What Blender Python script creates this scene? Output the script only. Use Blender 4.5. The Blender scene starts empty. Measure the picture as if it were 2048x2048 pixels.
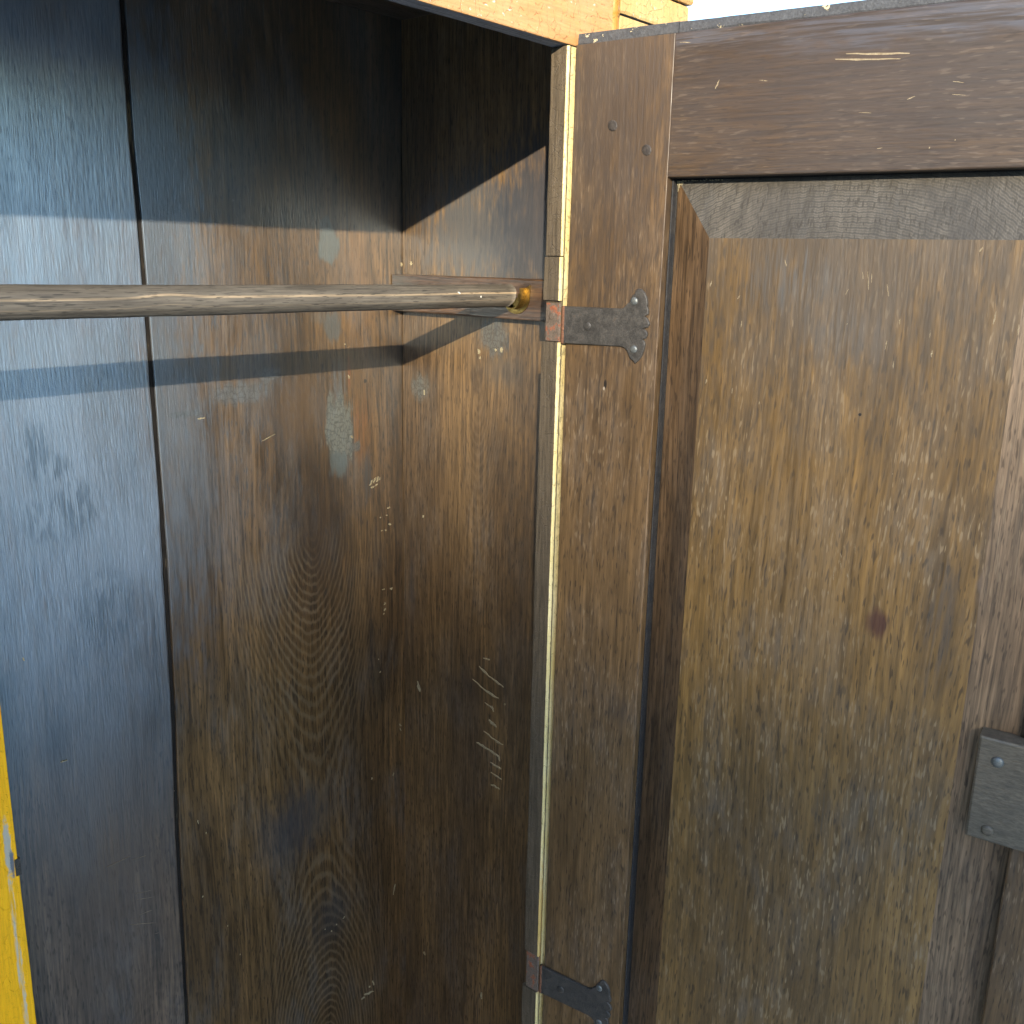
import bpy, math, random
from mathutils import Matrix, Vector
from math import radians as R, sin, cos, pi

scene = bpy.context.scene

# ------------------------------------------------------------------ camera
ZC = 1.45                                   # height of the lens above the wardrobe's own zero
LIFT = 0.22                                 # how far that zero stands above the ground
cd = bpy.data.cameras.new('camera')
cd.sensor_width = 36.0
cd.lens = 1979.6 / 2048 * 36.0
cd.clip_start = 0.02
cd.clip_end = 2000.0
cam = bpy.data.objects.new('camera', cd)
scene.collection.objects.link(cam)
F = Vector((0.7379494, 0.62855017, -0.2456733))
RT = Vector((0.65247194, -0.75749808, 0.02184088))
UP = Vector((0.17236897, 0.1764124, 0.9691066))
cam.matrix_world = Matrix(((RT.x, UP.x, -F.x, -1.0564), (RT.y, UP.y, -F.y, -0.6784), (RT.z, UP.z, -F.z, ZC + LIFT), (0, 0, 0, 1)))
scene.camera = cam

# ------------------------------------------------------------------ light
SUN_RATIO = 1.20                            # sideways travel of the light per metre of depth
h = math.hypot(SUN_RATIO, 1.0)
LIGHT = Vector((SUN_RATIO / h, 1.0 / h, -0.4013 / h)).normalized()   # direction the light travels
ELEV = math.asin(-LIGHT.z)
world = bpy.data.worlds.new('World')
scene.world = world
world.use_nodes = True
wn = world.node_tree
wn.nodes.clear()
sky = wn.nodes.new('ShaderNodeTexSky')
sky.sky_type = 'NISHITA'
sky.sun_disc = False
sky.sun_elevation = ELEV
sky.sun_rotation = math.atan2(-LIGHT.x, -LIGHT.y)
sky.air_density = 1.0
sky.dust_density = 0.7
sky.ozone_density = 2.5
bg = wn.nodes.new('ShaderNodeBackground')
bg.inputs['Strength'].default_value = 0.15
wo = wn.nodes.new('ShaderNodeOutputWorld')
wn.links.new(sky.outputs[0], bg.inputs[0])
wn.links.new(bg.outputs[0], wo.inputs[0])
sd = bpy.data.lights.new('sun', 'SUN')
sd.energy = 3.0
sd.angle = R(0.53)
sd.color = (1.0, 0.89, 0.72)
sun = bpy.data.objects.new('sun', sd)
sun.rotation_euler = LIGHT.to_track_quat('-Z', 'Y').to_euler()
sun.location = (-3, -4, 4)
scene.collection.objects.link(sun)
scene.view_settings.view_transform = 'Standard'
scene.view_settings.look = 'None'
scene.view_settings.gamma = 1.0
scene.view_settings.use_curve_mapping = False
scene.view_settings.exposure = 2.0
scene.cycles.max_bounces = 6
scene.cycles.diffuse_bounces = 3
scene.cycles.glossy_bounces = 3
scene.cycles.use_adaptive_sampling = True
scene.cycles.adaptive_threshold = 0.02

# ------------------------------------------------------------------ node helpers
class NT:
    def __init__(s, mat):
        mat.use_nodes = True
        s.t = mat.node_tree
        s.t.nodes.clear()
        s.out = s.t.nodes.new('ShaderNodeOutputMaterial')
        s.b = s.t.nodes.new('ShaderNodeBsdfPrincipled')
        s.t.links.new(s.b.outputs[0], s.out.inputs[0])
        tc = s.t.nodes.new('ShaderNodeTexCoord')
        s.obj = tc.outputs['Object']

    def put(s, sock, v):
        if v is None:
            return
        if hasattr(v, 'is_linked') or isinstance(v, bpy.types.NodeSocket):
            s.t.links.new(v, sock)
        else:
            if isinstance(v, (tuple, list)) and len(v) == 3 and sock.type == 'RGBA':
                v = (*v, 1)
            sock.default_value = v

    def m(s, op, a, b=None, c=None, clamp=False):
        n = s.t.nodes.new('ShaderNodeMath')
        n.operation = op
        n.use_clamp = clamp
        for i, v in enumerate((a, b, c)):
            s.put(n.inputs[i], v)
        return n.outputs[0]

    def v(s, op, a, b=None):
        n = s.t.nodes.new('ShaderNodeVectorMath')
        n.operation = op
        s.put(n.inputs[0], a)
        s.put(n.inputs[1], b)
        return n.outputs['Value'] if op in ('LENGTH', 'DOT_PRODUCT') else n.outputs[0]

    def noise(s, vec, detail=2.0, rough=0.5, scale=1.0, dist=0.0):
        n = s.t.nodes.new('ShaderNodeTexNoise')
        s.put(n.inputs['Vector'], vec)
        n.inputs['Scale'].default_value = scale
        n.inputs['Detail'].default_value = detail
        n.inputs['Roughness'].default_value = rough
        n.inputs['Distortion'].default_value = dist
        return n.outputs[0]

    def ss(s, x, a, b, lo=0.0, hi=1.0):
        n = s.t.nodes.new('ShaderNodeMapRange')
        n.interpolation_type = 'SMOOTHSTEP'
        s.put(n.inputs[0], x)
        n.inputs[1].default_value = a
        n.inputs[2].default_value = b
        n.inputs[3].default_value = lo
        n.inputs[4].default_value = hi
        return n.outputs[0]

    def mix(s, f, a, b, mode='MIX'):
        n = s.t.nodes.new('ShaderNodeMix')
        n.data_type = 'RGBA'
        n.blend_type = mode
        n.clamp_factor = True
        s.put(n.inputs[0], f)
        s.put(n.inputs[6], a)
        s.put(n.inputs[7], b)
        return n.outputs[2]

    def val(s, c, f):                       # colour times scalar
        n = s.t.nodes.new('ShaderNodeVectorMath')
        n.operation = 'SCALE'
        s.put(n.inputs[0], c)
        s.put(n.inputs['Scale'], f)
        return n.outputs[0]

    def axes(s, order):
        sep = s.t.nodes.new('ShaderNodeSeparateXYZ')
        s.put(sep.inputs[0], s.obj)
        return [sep.outputs['xyz'.index(k)] for k in order]

    def xyz(s, a, b, c):
        n = s.t.nodes.new('ShaderNodeCombineXYZ')
        for i, q in enumerate((a, b, c)):
            s.put(n.inputs[i], q)
        return n.outputs[0]

    def bump(s, hgt, dist, strength=1.0):
        n = s.t.nodes.new('ShaderNodeBump')
        n.inputs['Strength'].default_value = strength
        n.inputs['Distance'].default_value = dist
        s.put(n.inputs['Height'], hgt)
        return n.outputs[0]

    def voro(s, vec, feature='DISTANCE_TO_EDGE', scale=1.0):
        n = s.t.nodes.new('ShaderNodeTexVoronoi')
        n.feature = feature
        n.inputs['Scale'].default_value = scale
        s.put(n.inputs['Vector'], vec)
        return n.outputs[0]


def stain_light_list(k, col, P, warp, streak, stains_and_light, crack=None):  # patches cover real marks and also painted sheen and shade
    """stains: (a, g, radius_a, radius_g, colour, strength, softness, kind); kind 0 plain, 1 broken along the grain, 2 crackled"""
    for (a, g, ra, rg, c, st, soft, kind) in stains_and_light:
        d = k.v('SUBTRACT', P, (a, g, 0))
        d = k.v('MULTIPLY', d, (1 / ra, 1 / rg, 0))
        ln = k.m('ADD', k.v('LENGTH', d), k.m('MULTIPLY', k.m('SUBTRACT', warp, 0.5), 1.5))
        mask = k.ss(ln, 1.0 - soft, 1.0 + soft * 0.3, 1.0, 0.0)
        if kind == 3:                       # finish flaked off in bits
            mask = k.m('MULTIPLY', k.ss(ln, 0.75, 1.15, 1.0, 0.0), k.ss(k.m('ADD', k.m('MULTIPLY', warp, 0.7), k.m('MULTIPLY', streak, 0.75)), 0.69, 0.76))
        if kind == 1:
            mask = k.m('MULTIPLY', mask, k.ss(streak, 0.38, 0.60))
        if kind == 2:
            col_in = k.mix(k.ss(crack, 0.0, 0.16), (c[0] * 0.5, c[1] * 0.48, c[2] * 0.45), c)
            col = k.mix(k.m('MULTIPLY', mask, st), col, col_in)
        else:
            col = k.mix(k.m('MULTIPLY', mask, st), col, c)
    return col


def wood(name, order, dark, light, seed=0.0, ring=None, stains_and_light=(), haze=0.25, haze_col=(0.075, 0.08, 0.09), rough=0.36,
         spec=0.7, coat=0.35, coat_ior=1.6, tint=None, ior=1.5, coat_fade=None, por_amt=0.65, lines=0.6, fleck=0.25, streak_amt=0.55, relief=0.0005, pale=(0.20, 0.15, 0.09), blotch=1.0):
    mat = bpy.data.materials.new(name)
    k = NT(mat)
    A, G, Dp = k.axes(order)
    A2 = k.m('ADD', A, seed)
    P = k.xyz(A, G, 0.0)
    Q = k.xyz(A2, G, Dp)
    wv = k.noise(k.v('MULTIPLY', Q, (9, 1.6, 9)), 1, 0.5)
    Q = k.xyz(k.m('ADD', A2, k.m('MULTIPLY', wv, 0.03)), G, Dp)      # the grain wanders
    blo = k.noise(k.v('MULTIPLY', Q, (16, 6, 16)), 3, 0.62)
    rag = k.noise(k.v('MULTIPLY', Q, (120, 26, 120)), 2.5, 0.62)
    band = k.noise(k.v('MULTIPLY', Q, (85, 2.2, 85)), 2, 0.6)
    stk = k.noise(k.v('MULTIPLY', Q, (270, 9, 270)), 2.5, 0.7)
    por = k.noise(k.v('MULTIPLY', Q, (430, 62, 430)), 1, 0.5)
    col = k.mix(k.ss(wv, 0.34, 0.66), dark, light)
    col = k.mix(k.ss(band, 0.40, 0.75, 0, 0.40), col, tuple(c * 0.45 for c in dark))
    # growth lines running on along the board
    gl = k.noise(k.v('MULTIPLY', Q, (26, 0.55, 26)), 1.5, 0.5)
    gl = k.m('PINGPONG', k.m('ADD', k.m('MULTIPLY', gl, 30.0), k.m('MULTIPLY', band, 1.2)), 0.5)
    col = k.mix(k.m('MULTIPLY', k.ss(gl, 0.0, 0.16, 1.0, 0.0), k.ss(blo, 0.32, 0.62, 0.1, lines)), col, tuple(c * 0.35 for c in dark))
    # rings of the log, cut at a slant
    hgt_ring = None
    if ring:
        dv = k.m('MULTIPLY', k.m('ABSOLUTE', k.m('SINE', k.m('MULTIPLY', k.m('SUBTRACT', G, ring['g0']), pi / ring['period']))), ring['amp'])
        dv = k.m('ADD', dv, k.m('MULTIPLY', Dp, ring.get('kd', 0.0)))
        du = k.m('SUBTRACT', A, ring['a0'])
        du = k.m('ADD', du, k.m('MULTIPLY', k.m('SUBTRACT', wv, 0.5), ring.get('sway', 0.05)))
        rr = k.m('SQRT', k.m('ADD', k.m('MULTIPLY', du, du), k.m('MULTIPLY', dv, dv)))
        ph = k.m('ADD', k.m('DIVIDE', rr, ring['gap']), k.m('MULTIPLY', rag, ring.get('rag', 0.55)))
        ph = k.m('ADD', ph, k.m('MULTIPLY', wv, 3.0))
        ph = k.m('ADD', ph, k.m('MULTIPLY', blo, 1.6))
        tri = k.m('PINGPONG', ph, 0.5)
        line = k.ss(tri, 0.24, 0.44)
        fade = k.ss(rr, ring['r0'], ring['r1'], 1.0, 0.0)
        fade = k.m('MULTIPLY', fade, k.ss(blo, 0.30, 0.58, 0.55, 1.0))
        fade = k.m('MULTIPLY', fade, ring['amt'])
        if ring.get('top'):
            fade = k.m('MULTIPLY', fade, k.ss(G, ring['top'] - 0.05, ring['top'] + 0.03, 1.0, 0.0))
        if ring.get('core'):
            col = k.mix(k.ss(rr, ring['r0'] * 0.3, ring['r1'] * 0.75, ring['core'], 0.0), col, tuple(c * 0.62 for c in dark))
        hgt_ring = k.m('MULTIPLY', fade, line)
    # fine streaks, pores and pale grain flecks
    col = k.val(col, k.ss(stk, 0.25, 0.75, 1.0 - streak_amt, 1.0 + streak_amt))
    col = k.val(col, k.ss(rag, 0.28, 0.72, 0.84, 1.15))
    col = k.mix(k.ss(por, 0.58, 0.70, 0, por_amt), col, tuple(c * 0.30 for c in dark))
    fl = k.m('MULTIPLY', k.ss(por, 0.30, 0.40, 1, 0), k.ss(blo, 0.38, 0.58))
    col = k.mix(k.m('MULTIPLY', fl, fleck), col, pale)
    if ring:
        col = k.mix(k.m('MULTIPLY', fade, line), col, ring.get('col', pale))
        col = k.mix(k.m('MULTIPLY', fade, k.ss(tri, 0.05, 0.22, 0.55, 0.0)), col, tuple(c * 0.5 for c in dark))
    # dull, worn wax
    hz = k.m('MULTIPLY', k.ss(blo, 0.42, 0.70), k.ss(rag, 0.32, 0.62))
    col = k.mix(k.m('MULTIPLY', hz, haze), col, haze_col)
    crack = None
    if any(q[7] == 2 for q in stains_and_light):
        crack = k.voro(k.v('MULTIPLY', k.v('ADD', Q, k.val(k.xyz(rag, blo, 0.0), 0.020)), (210, 120, 210)))
    col = stain_light_list(k, col, P, rag, stk, stains_and_light, crack)
    k.put(k.b.inputs['Base Color'], col)
    rg = k.m('ADD', k.ss(blo, 0.3, 0.7, rough - 0.07, rough + 0.10), k.ss(por, 0.55, 0.75, 0, 0.2))
    k.put(k.b.inputs['Roughness'], rg)
    k.b.inputs['Specular IOR Level'].default_value = spec
    k.b.inputs['Coat Weight'].default_value = coat
    if coat_fade:                           # the finish is worn dull lower down
        k.put(k.b.inputs['Coat Weight'], k.ss(G, coat_fade[0], coat_fade[1], coat * 0.25, coat))
        k.put(k.b.inputs['Specular IOR Level'], k.ss(G, coat_fade[0], coat_fade[1], 0.12, spec))
    k.b.inputs['Coat Roughness'].default_value = rough * 0.72
    k.b.inputs['Coat IOR'].default_value = coat_ior
    k.b.inputs['IOR'].default_value = ior
    if tint:
        k.b.inputs['Specular Tint'].default_value = (*tint, 1)
    hg = k.m('ADD', k.m('MULTIPLY', stk, 0.55), k.m('MULTIPLY', por, -0.55))
    nb = k.bump(hg, relief, 0.9)
    k.put(k.b.inputs['Normal'], nb)
    k.put(k.b.inputs['Coat Normal'], nb)
    return mat


def paint(name, order, depth_axis, sign, base, pale, bare, seed=0.0, stains_and_light=(), pale_amt=0.5, front=0.0012, crackle=0.6, wear=0.62, ragged=0.004, speck=0.45):
    """old oil paint on the outside face of a board; bare wood where the face turns away from the front"""
    mat = bpy.data.materials.new(name)
    k = NT(mat)
    A, G, Dp = k.axes(order)
    A2 = k.m('ADD', A, seed)
    P = k.xyz(A, G, 0.0)
    Q = k.xyz(A2, G, Dp)
    blo = k.noise(k.v('MULTIPLY', Q, (20, 12, 20)), 4, 0.6)
    rag = k.noise(k.v('MULTIPLY', Q, (240, 120, 240)), 4, 0.65)
    stk = k.noise(k.v('MULTIPLY', Q, (420, 22, 420)), 3, 0.6)
    col = k.mix(k.ss(blo, 0.30, 0.70, max(0, pale_amt - 0.4), min(1, pale_amt + 0.4)), base, pale)
    col = k.val(col, k.ss(stk, 0.25, 0.75, 0.86, 1.12))
    cr = k.voro(k.v('MULTIPLY', k.v('ADD', Q, k.val(k.xyz(rag, blo, 0.0), 0.006)), (60, 85, 60)))
    cl = k.m('MULTIPLY', k.ss(cr, 0.0, 0.035, 1, 0), k.ss(rag, 0.42, 0.60))
    col = k.mix(k.m('MULTIPLY', cl, crackle), col, tuple(c * 0.42 for c in base))
    fine = k.noise(k.v('MULTIPLY', Q, (700, 520, 700)), 3, 0.65)
    col = k.mix(k.ss(fine, 0.60, 0.70, 0, speck), col, tuple(c * 0.5 for c in base))
    chips = k.m('MULTIPLY', k.ss(rag, wear, wear + 0.05), k.ss(blo, 0.46, 0.58))
    col = k.mix(k.m('MULTIPLY', chips, 0.8), col, (0.62, 0.58, 0.48))
    col = stain_light_list(k, col, P, rag, stk, stains_and_light)
    # where the paint ends
    dep = k.m('MULTIPLY', Dp, sign)
    dep = k.m('ADD', dep, k.m('MULTIPLY', k.m('SUBTRACT', rag, 0.5), ragged))
    mask = k.ss(dep, front - 0.0005, front + 0.0005, 1.0, 0.0)
    wcol = k.mix(k.ss(stk, 0.3, 0.7), bare, tuple(min(1, c * 1.9) for c in bare))
    wcol = k.mix(k.ss(fine, 0.56, 0.70, 0, 0.6), wcol, tuple(c * 0.35 for c in bare))
    col = k.mix(mask, wcol, col)
    k.put(k.b.inputs['Base Color'], col)
    k.put(k.b.inputs['Roughness'], k.ss(rag, 0.3, 0.7, 0.45, 0.7))
    k.b.inputs['Specular IOR Level'].default_value = 0.4
    hg = k.m('ADD', k.m('MULTIPLY', rag, 0.6), k.m('MULTIPLY', stk, 0.5))
    hg = k.m('SUBTRACT', hg, k.m('MULTIPLY', cl, 0.8))
    hg = k.m('ADD', hg, k.m('MULTIPLY', mask, 0.5))
    k.put(k.b.inputs['Normal'], k.bump(hg, 0.0006, 0.9))
    return mat


def plain(name, c1, c2, rough=0.5, metal=0.0, scale=(120, 120, 120), spec=0.5, relief=0.0003, c3=None, thr=(0.58, 0.68), amt3=0.8):
    mat = bpy.data.materials.new(name)
    k = NT(mat)
    a = k.noise(k.v('MULTIPLY', k.obj, scale), 5, 0.65)
    b = k.noise(k.v('MULTIPLY', k.obj, tuple(q * 5 for q in scale)), 3, 0.6)
    col = k.mix(k.ss(a, 0.3, 0.7), c1, c2)
    if c3:
        col = k.mix(k.ss(a, thr[0], thr[1], 0, amt3), col, c3)
    col = k.val(col, k.ss(b, 0.25, 0.75, 0.75, 1.25))
    k.put(k.b.inputs['Base Color'], col)
    k.put(k.b.inputs['Roughness'], k.ss(a, 0.3, 0.7, rough - 0.1, rough + 0.12))
    k.b.inputs['Metallic'].default_value = metal
    k.b.inputs['Specular IOR Level'].default_value = spec
    k.put(k.b.inputs['Normal'], k.bump(k.m('ADD', a, k.m('MULTIPLY', b, 0.4)), relief, 0.8))
    return mat


# ------------------------------------------------------------------ mesh helpers
def link(name, verts, faces, mat, parent, smooth=False, mats=None):
    me = bpy.data.meshes.new(name)
    me.from_pydata([tuple(q) for q in verts], [], faces)
    me.update()
    o = bpy.data.objects.new(name, me)
    for mm in (mats or [mat]):
        me.materials.append(mm)
    if smooth:
        for p in me.polygons:
            p.use_smooth = True
    scene.collection.objects.link(o)
    if parent:
        o.parent = parent
    return o


def empty(name, loc=(0, 0, 0), rz=0.0, parent=None):
    o = bpy.data.objects.new(name, None)
    o.empty_display_size = 0.1
    o.location = loc
    o.rotation_euler = (0, 0, rz)
    scene.collection.objects.link(o)
    if parent:
        o.parent = parent
    return o


def wob0(rng):                             # slow wander only
    ws = [(rng.uniform(0.6, 1.4) * f, rng.uniform(0, 6.28), a) for f, a in ((5, 1.0), (13, 0.5), (29, 0.2))]
    return lambda t: sum(a * sin(w * t + p) for w, p, a in ws) / 1.4


def wob1(rng):
    ws = [(rng.uniform(0.6, 1.4) * f, rng.uniform(0, 6.28), a) for f, a in ((6, 1.0), (17, 0.6), (43, 0.45), (110, 0.35), (260, 0.25))]
    return lambda t: sum(a * sin(w * t + p) for w, p, a in ws) / 1.6


def board(name, box, mat, parent, axis='z', n=40, bev=0.0015, wob=0.0003, seed=1, sub=1, warp=None, chip=1.0):
    """a sawn board: rounded arrises that wander and are worn unevenly along its length"""
    rng = random.Random(seed)
    lo = [min(box[i], box[i + 1]) for i in (0, 2, 4)]
    hi = [max(box[i], box[i + 1]) for i in (0, 2, 4)]
    ia = 'xyz'.index(axis)
    ib, ic = [i for i in range(3) if i != ia]
    fs = [(wob0(rng), wob0(rng), wob1(rng)) for _ in range(4)]
    L0, L1 = lo[ia], hi[ia]
    rings = []
    verts = []
    for i in range(n + 1):
        t = L0 + (L1 - L0) * i / n
        ring = []
        corners = [(lo[ib], lo[ic], 1, 1), (hi[ib], lo[ic], -1, 1), (hi[ib], hi[ic], -1, -1), (lo[ib], hi[ic], 1, -1)]
        pts = []
        for q, (b, c, sb, sc) in enumerate(corners):
            f0, f1, f2 = fs[q]
            bb = bev * (1 + chip * max(0, f2(t)) * 1.2)
            b += f0(t) * wob
            c += f1(t) * wob
            pb, pc = (b + sb * bb, c), (b, c + sc * bb)
            pm = (b + sb * bb * 0.3, c + sc * bb * 0.3)
            pts.append([pc, pm, pb] if q in (0, 2) else [pb, pm, pc])
        for q in range(4):
            ring += pts[q]
            if sub > 1:
                e, s = pts[q][-1], pts[(q + 1) % 4][0]
                ring += [(e[0] + (s[0] - e[0]) * j / sub, e[1] + (s[1] - e[1]) * j / sub) for j in range(1, sub)]
        idx = []
        for (b, c) in ring:
            v = [0, 0, 0]
            v[ia], v[ib], v[ic] = t, b, c
            if warp:
                v = list(warp(*v))
            idx.append(len(verts))
            verts.append(v)
        rings.append(idx)
    faces = []
    m = len(rings[0])
    flip = (ia == 1)
    for i in range(n):
        for j in range(m):
            f = [rings[i][j], rings[i][(j + 1) % m], rings[i + 1][(j + 1) % m], rings[i + 1][j]]
            faces.append(f[::-1] if flip else f)
    faces.append(rings[0] if flip else rings[0][::-1])
    faces.append(rings[-1][::-1] if flip else rings[-1])
    return link(name, verts, faces, mat, parent)


def plate(name, poly, y0, y1, mat, parent, edge=0.0008, extra=None):
    """flat metal plate cut to an outline given in (x, z), worn round the edge; y0 is its near face"""
    n = len(poly)
    cx = sum(p[0] for p in poly) / n
    cz = sum(p[1] for p in poly) / n
    area = sum(poly[i][0] * poly[(i + 1) % n][1] - poly[(i + 1) % n][0] * poly[i][1] for i in range(n))
    if area < 0:
        poly = poly[::-1]
    inset = []
    for i in range(n):
        a, b, c = poly[i - 1], poly[i], poly[(i + 1) % n]
        d1 = Vector((b[0] - a[0], b[1] - a[1])).normalized()
        d2 = Vector((c[0] - b[0], c[1] - b[1])).normalized()
        nn = Vector((-(d1.y + d2.y), d1.x + d2.x))
        if nn.length < 1e-6:
            nn = Vector((-d1.y, d1.x))
        nn.normalize()
        inset.append((b[0] + nn.x * edge, b[1] + nn.y * edge))
    s = 1 if y1 > y0 else -1
    verts = [(p[0], y0, p[1]) for p in inset] + [(p[0], y0 + s * edge, p[1]) for p in poly] + [(p[0], y1, p[1]) for p in poly]
    faces = [list(range(n))]
    for i in range(n):
        j = (i + 1) % n
        faces.append([i, n + i, n + j, j])
        faces.append([n + i, 2 * n + i, 2 * n + j, n + j])
    faces.append([2 * n + i for i in range(n)][::-1])
    if extra:
        extra(verts, faces)
    return link(name, verts, faces, mat, parent)


def dome(verts, faces, c, r, hgt, axis=(0, -1, 0), seg=12, slot=False, squash=1.0):
    """a screw or rivet head standing on point c"""
    ax = Vector(axis).normalized()
    u = ax.orthogonal().normalized()
    w = ax.cross(u)
    c = Vector(c)
    b = len(verts)
    for lev, (rr, hh) in enumerate(((1.0, -0.2), (1.0, 0.25), (0.82, 0.7), (0.45, 0.95))):
        for i in range(seg):
            t = 2 * pi * i / seg
            verts.append(tuple(c + u * cos(t) * r * rr + w * sin(t) * r * rr * squash + ax * hgt * hh))
    verts.append(tuple(c + ax * hgt))
    for lev in range(3):
        for i in range(seg):
            j = (i + 1) % seg
            faces.append([b + lev * seg + i, b + lev * seg + j, b + (lev + 1) * seg + j, b + (lev + 1) * seg + i])
    for i in range(seg):
        faces.append([b + 3 * seg + i, b + 3 * seg + (i + 1) % seg, b + 4 * seg])


def chips(name, segs, place, mat, parent, seed=3, thick=0.00035, sink=0.0003):
    """flakes and scrapes of paint lying on a surface; place(a, g, h) gives the point h above it"""
    rng = random.Random(seed)
    verts, faces = [], []
    for (a0, g0, a1, g1, w) in segs:
        d = Vector((a1 - a0, g1 - g0))
        L = d.length
        if L < 0.0012:
            d = Vector((0.3, 1)).normalized()
            L = max(L, w)
        d.normalize()
        nn = Vector((-d.y, d.x))
        m = 6 if L > 3 * w else 4
        up, dn = [], []
        for i in range(m + 1):
            f = i / m
            wid = w * 0.5 * (sin(pi * (0.08 + 0.84 * f)) ** 0.6) * rng.uniform(0.55, 1.15)
            j = nn * rng.uniform(-0.2, 0.2) * w
            q = Vector((a0, g0)) + d * L * f + j
            up.append(q + nn * wid * rng.uniform(0.7, 1.2))
            dn.append(q - nn * wid * rng.uniform(0.7, 1.2))
        loop = up + dn[::-1]
        b = len(verts)
        k = len(loop)
        for q in loop:
            verts.append(place(q.x, q.y, thick * rng.uniform(0.6, 1.2)))
        for q in loop:
            verts.append(place(q.x, q.y, -sink))
        for i in range(m):
            faces.append([b + i, b + i + 1, b + k - 2 - i, b + k - 1 - i])
        for i in range(k):
            j = (i + 1) % k
            faces.append([b + i, b + k + i, b + k + j, b + j])
    o = link(name, verts, faces, mat, parent)
    o['kind'] = 'stuff'
    return o


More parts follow.
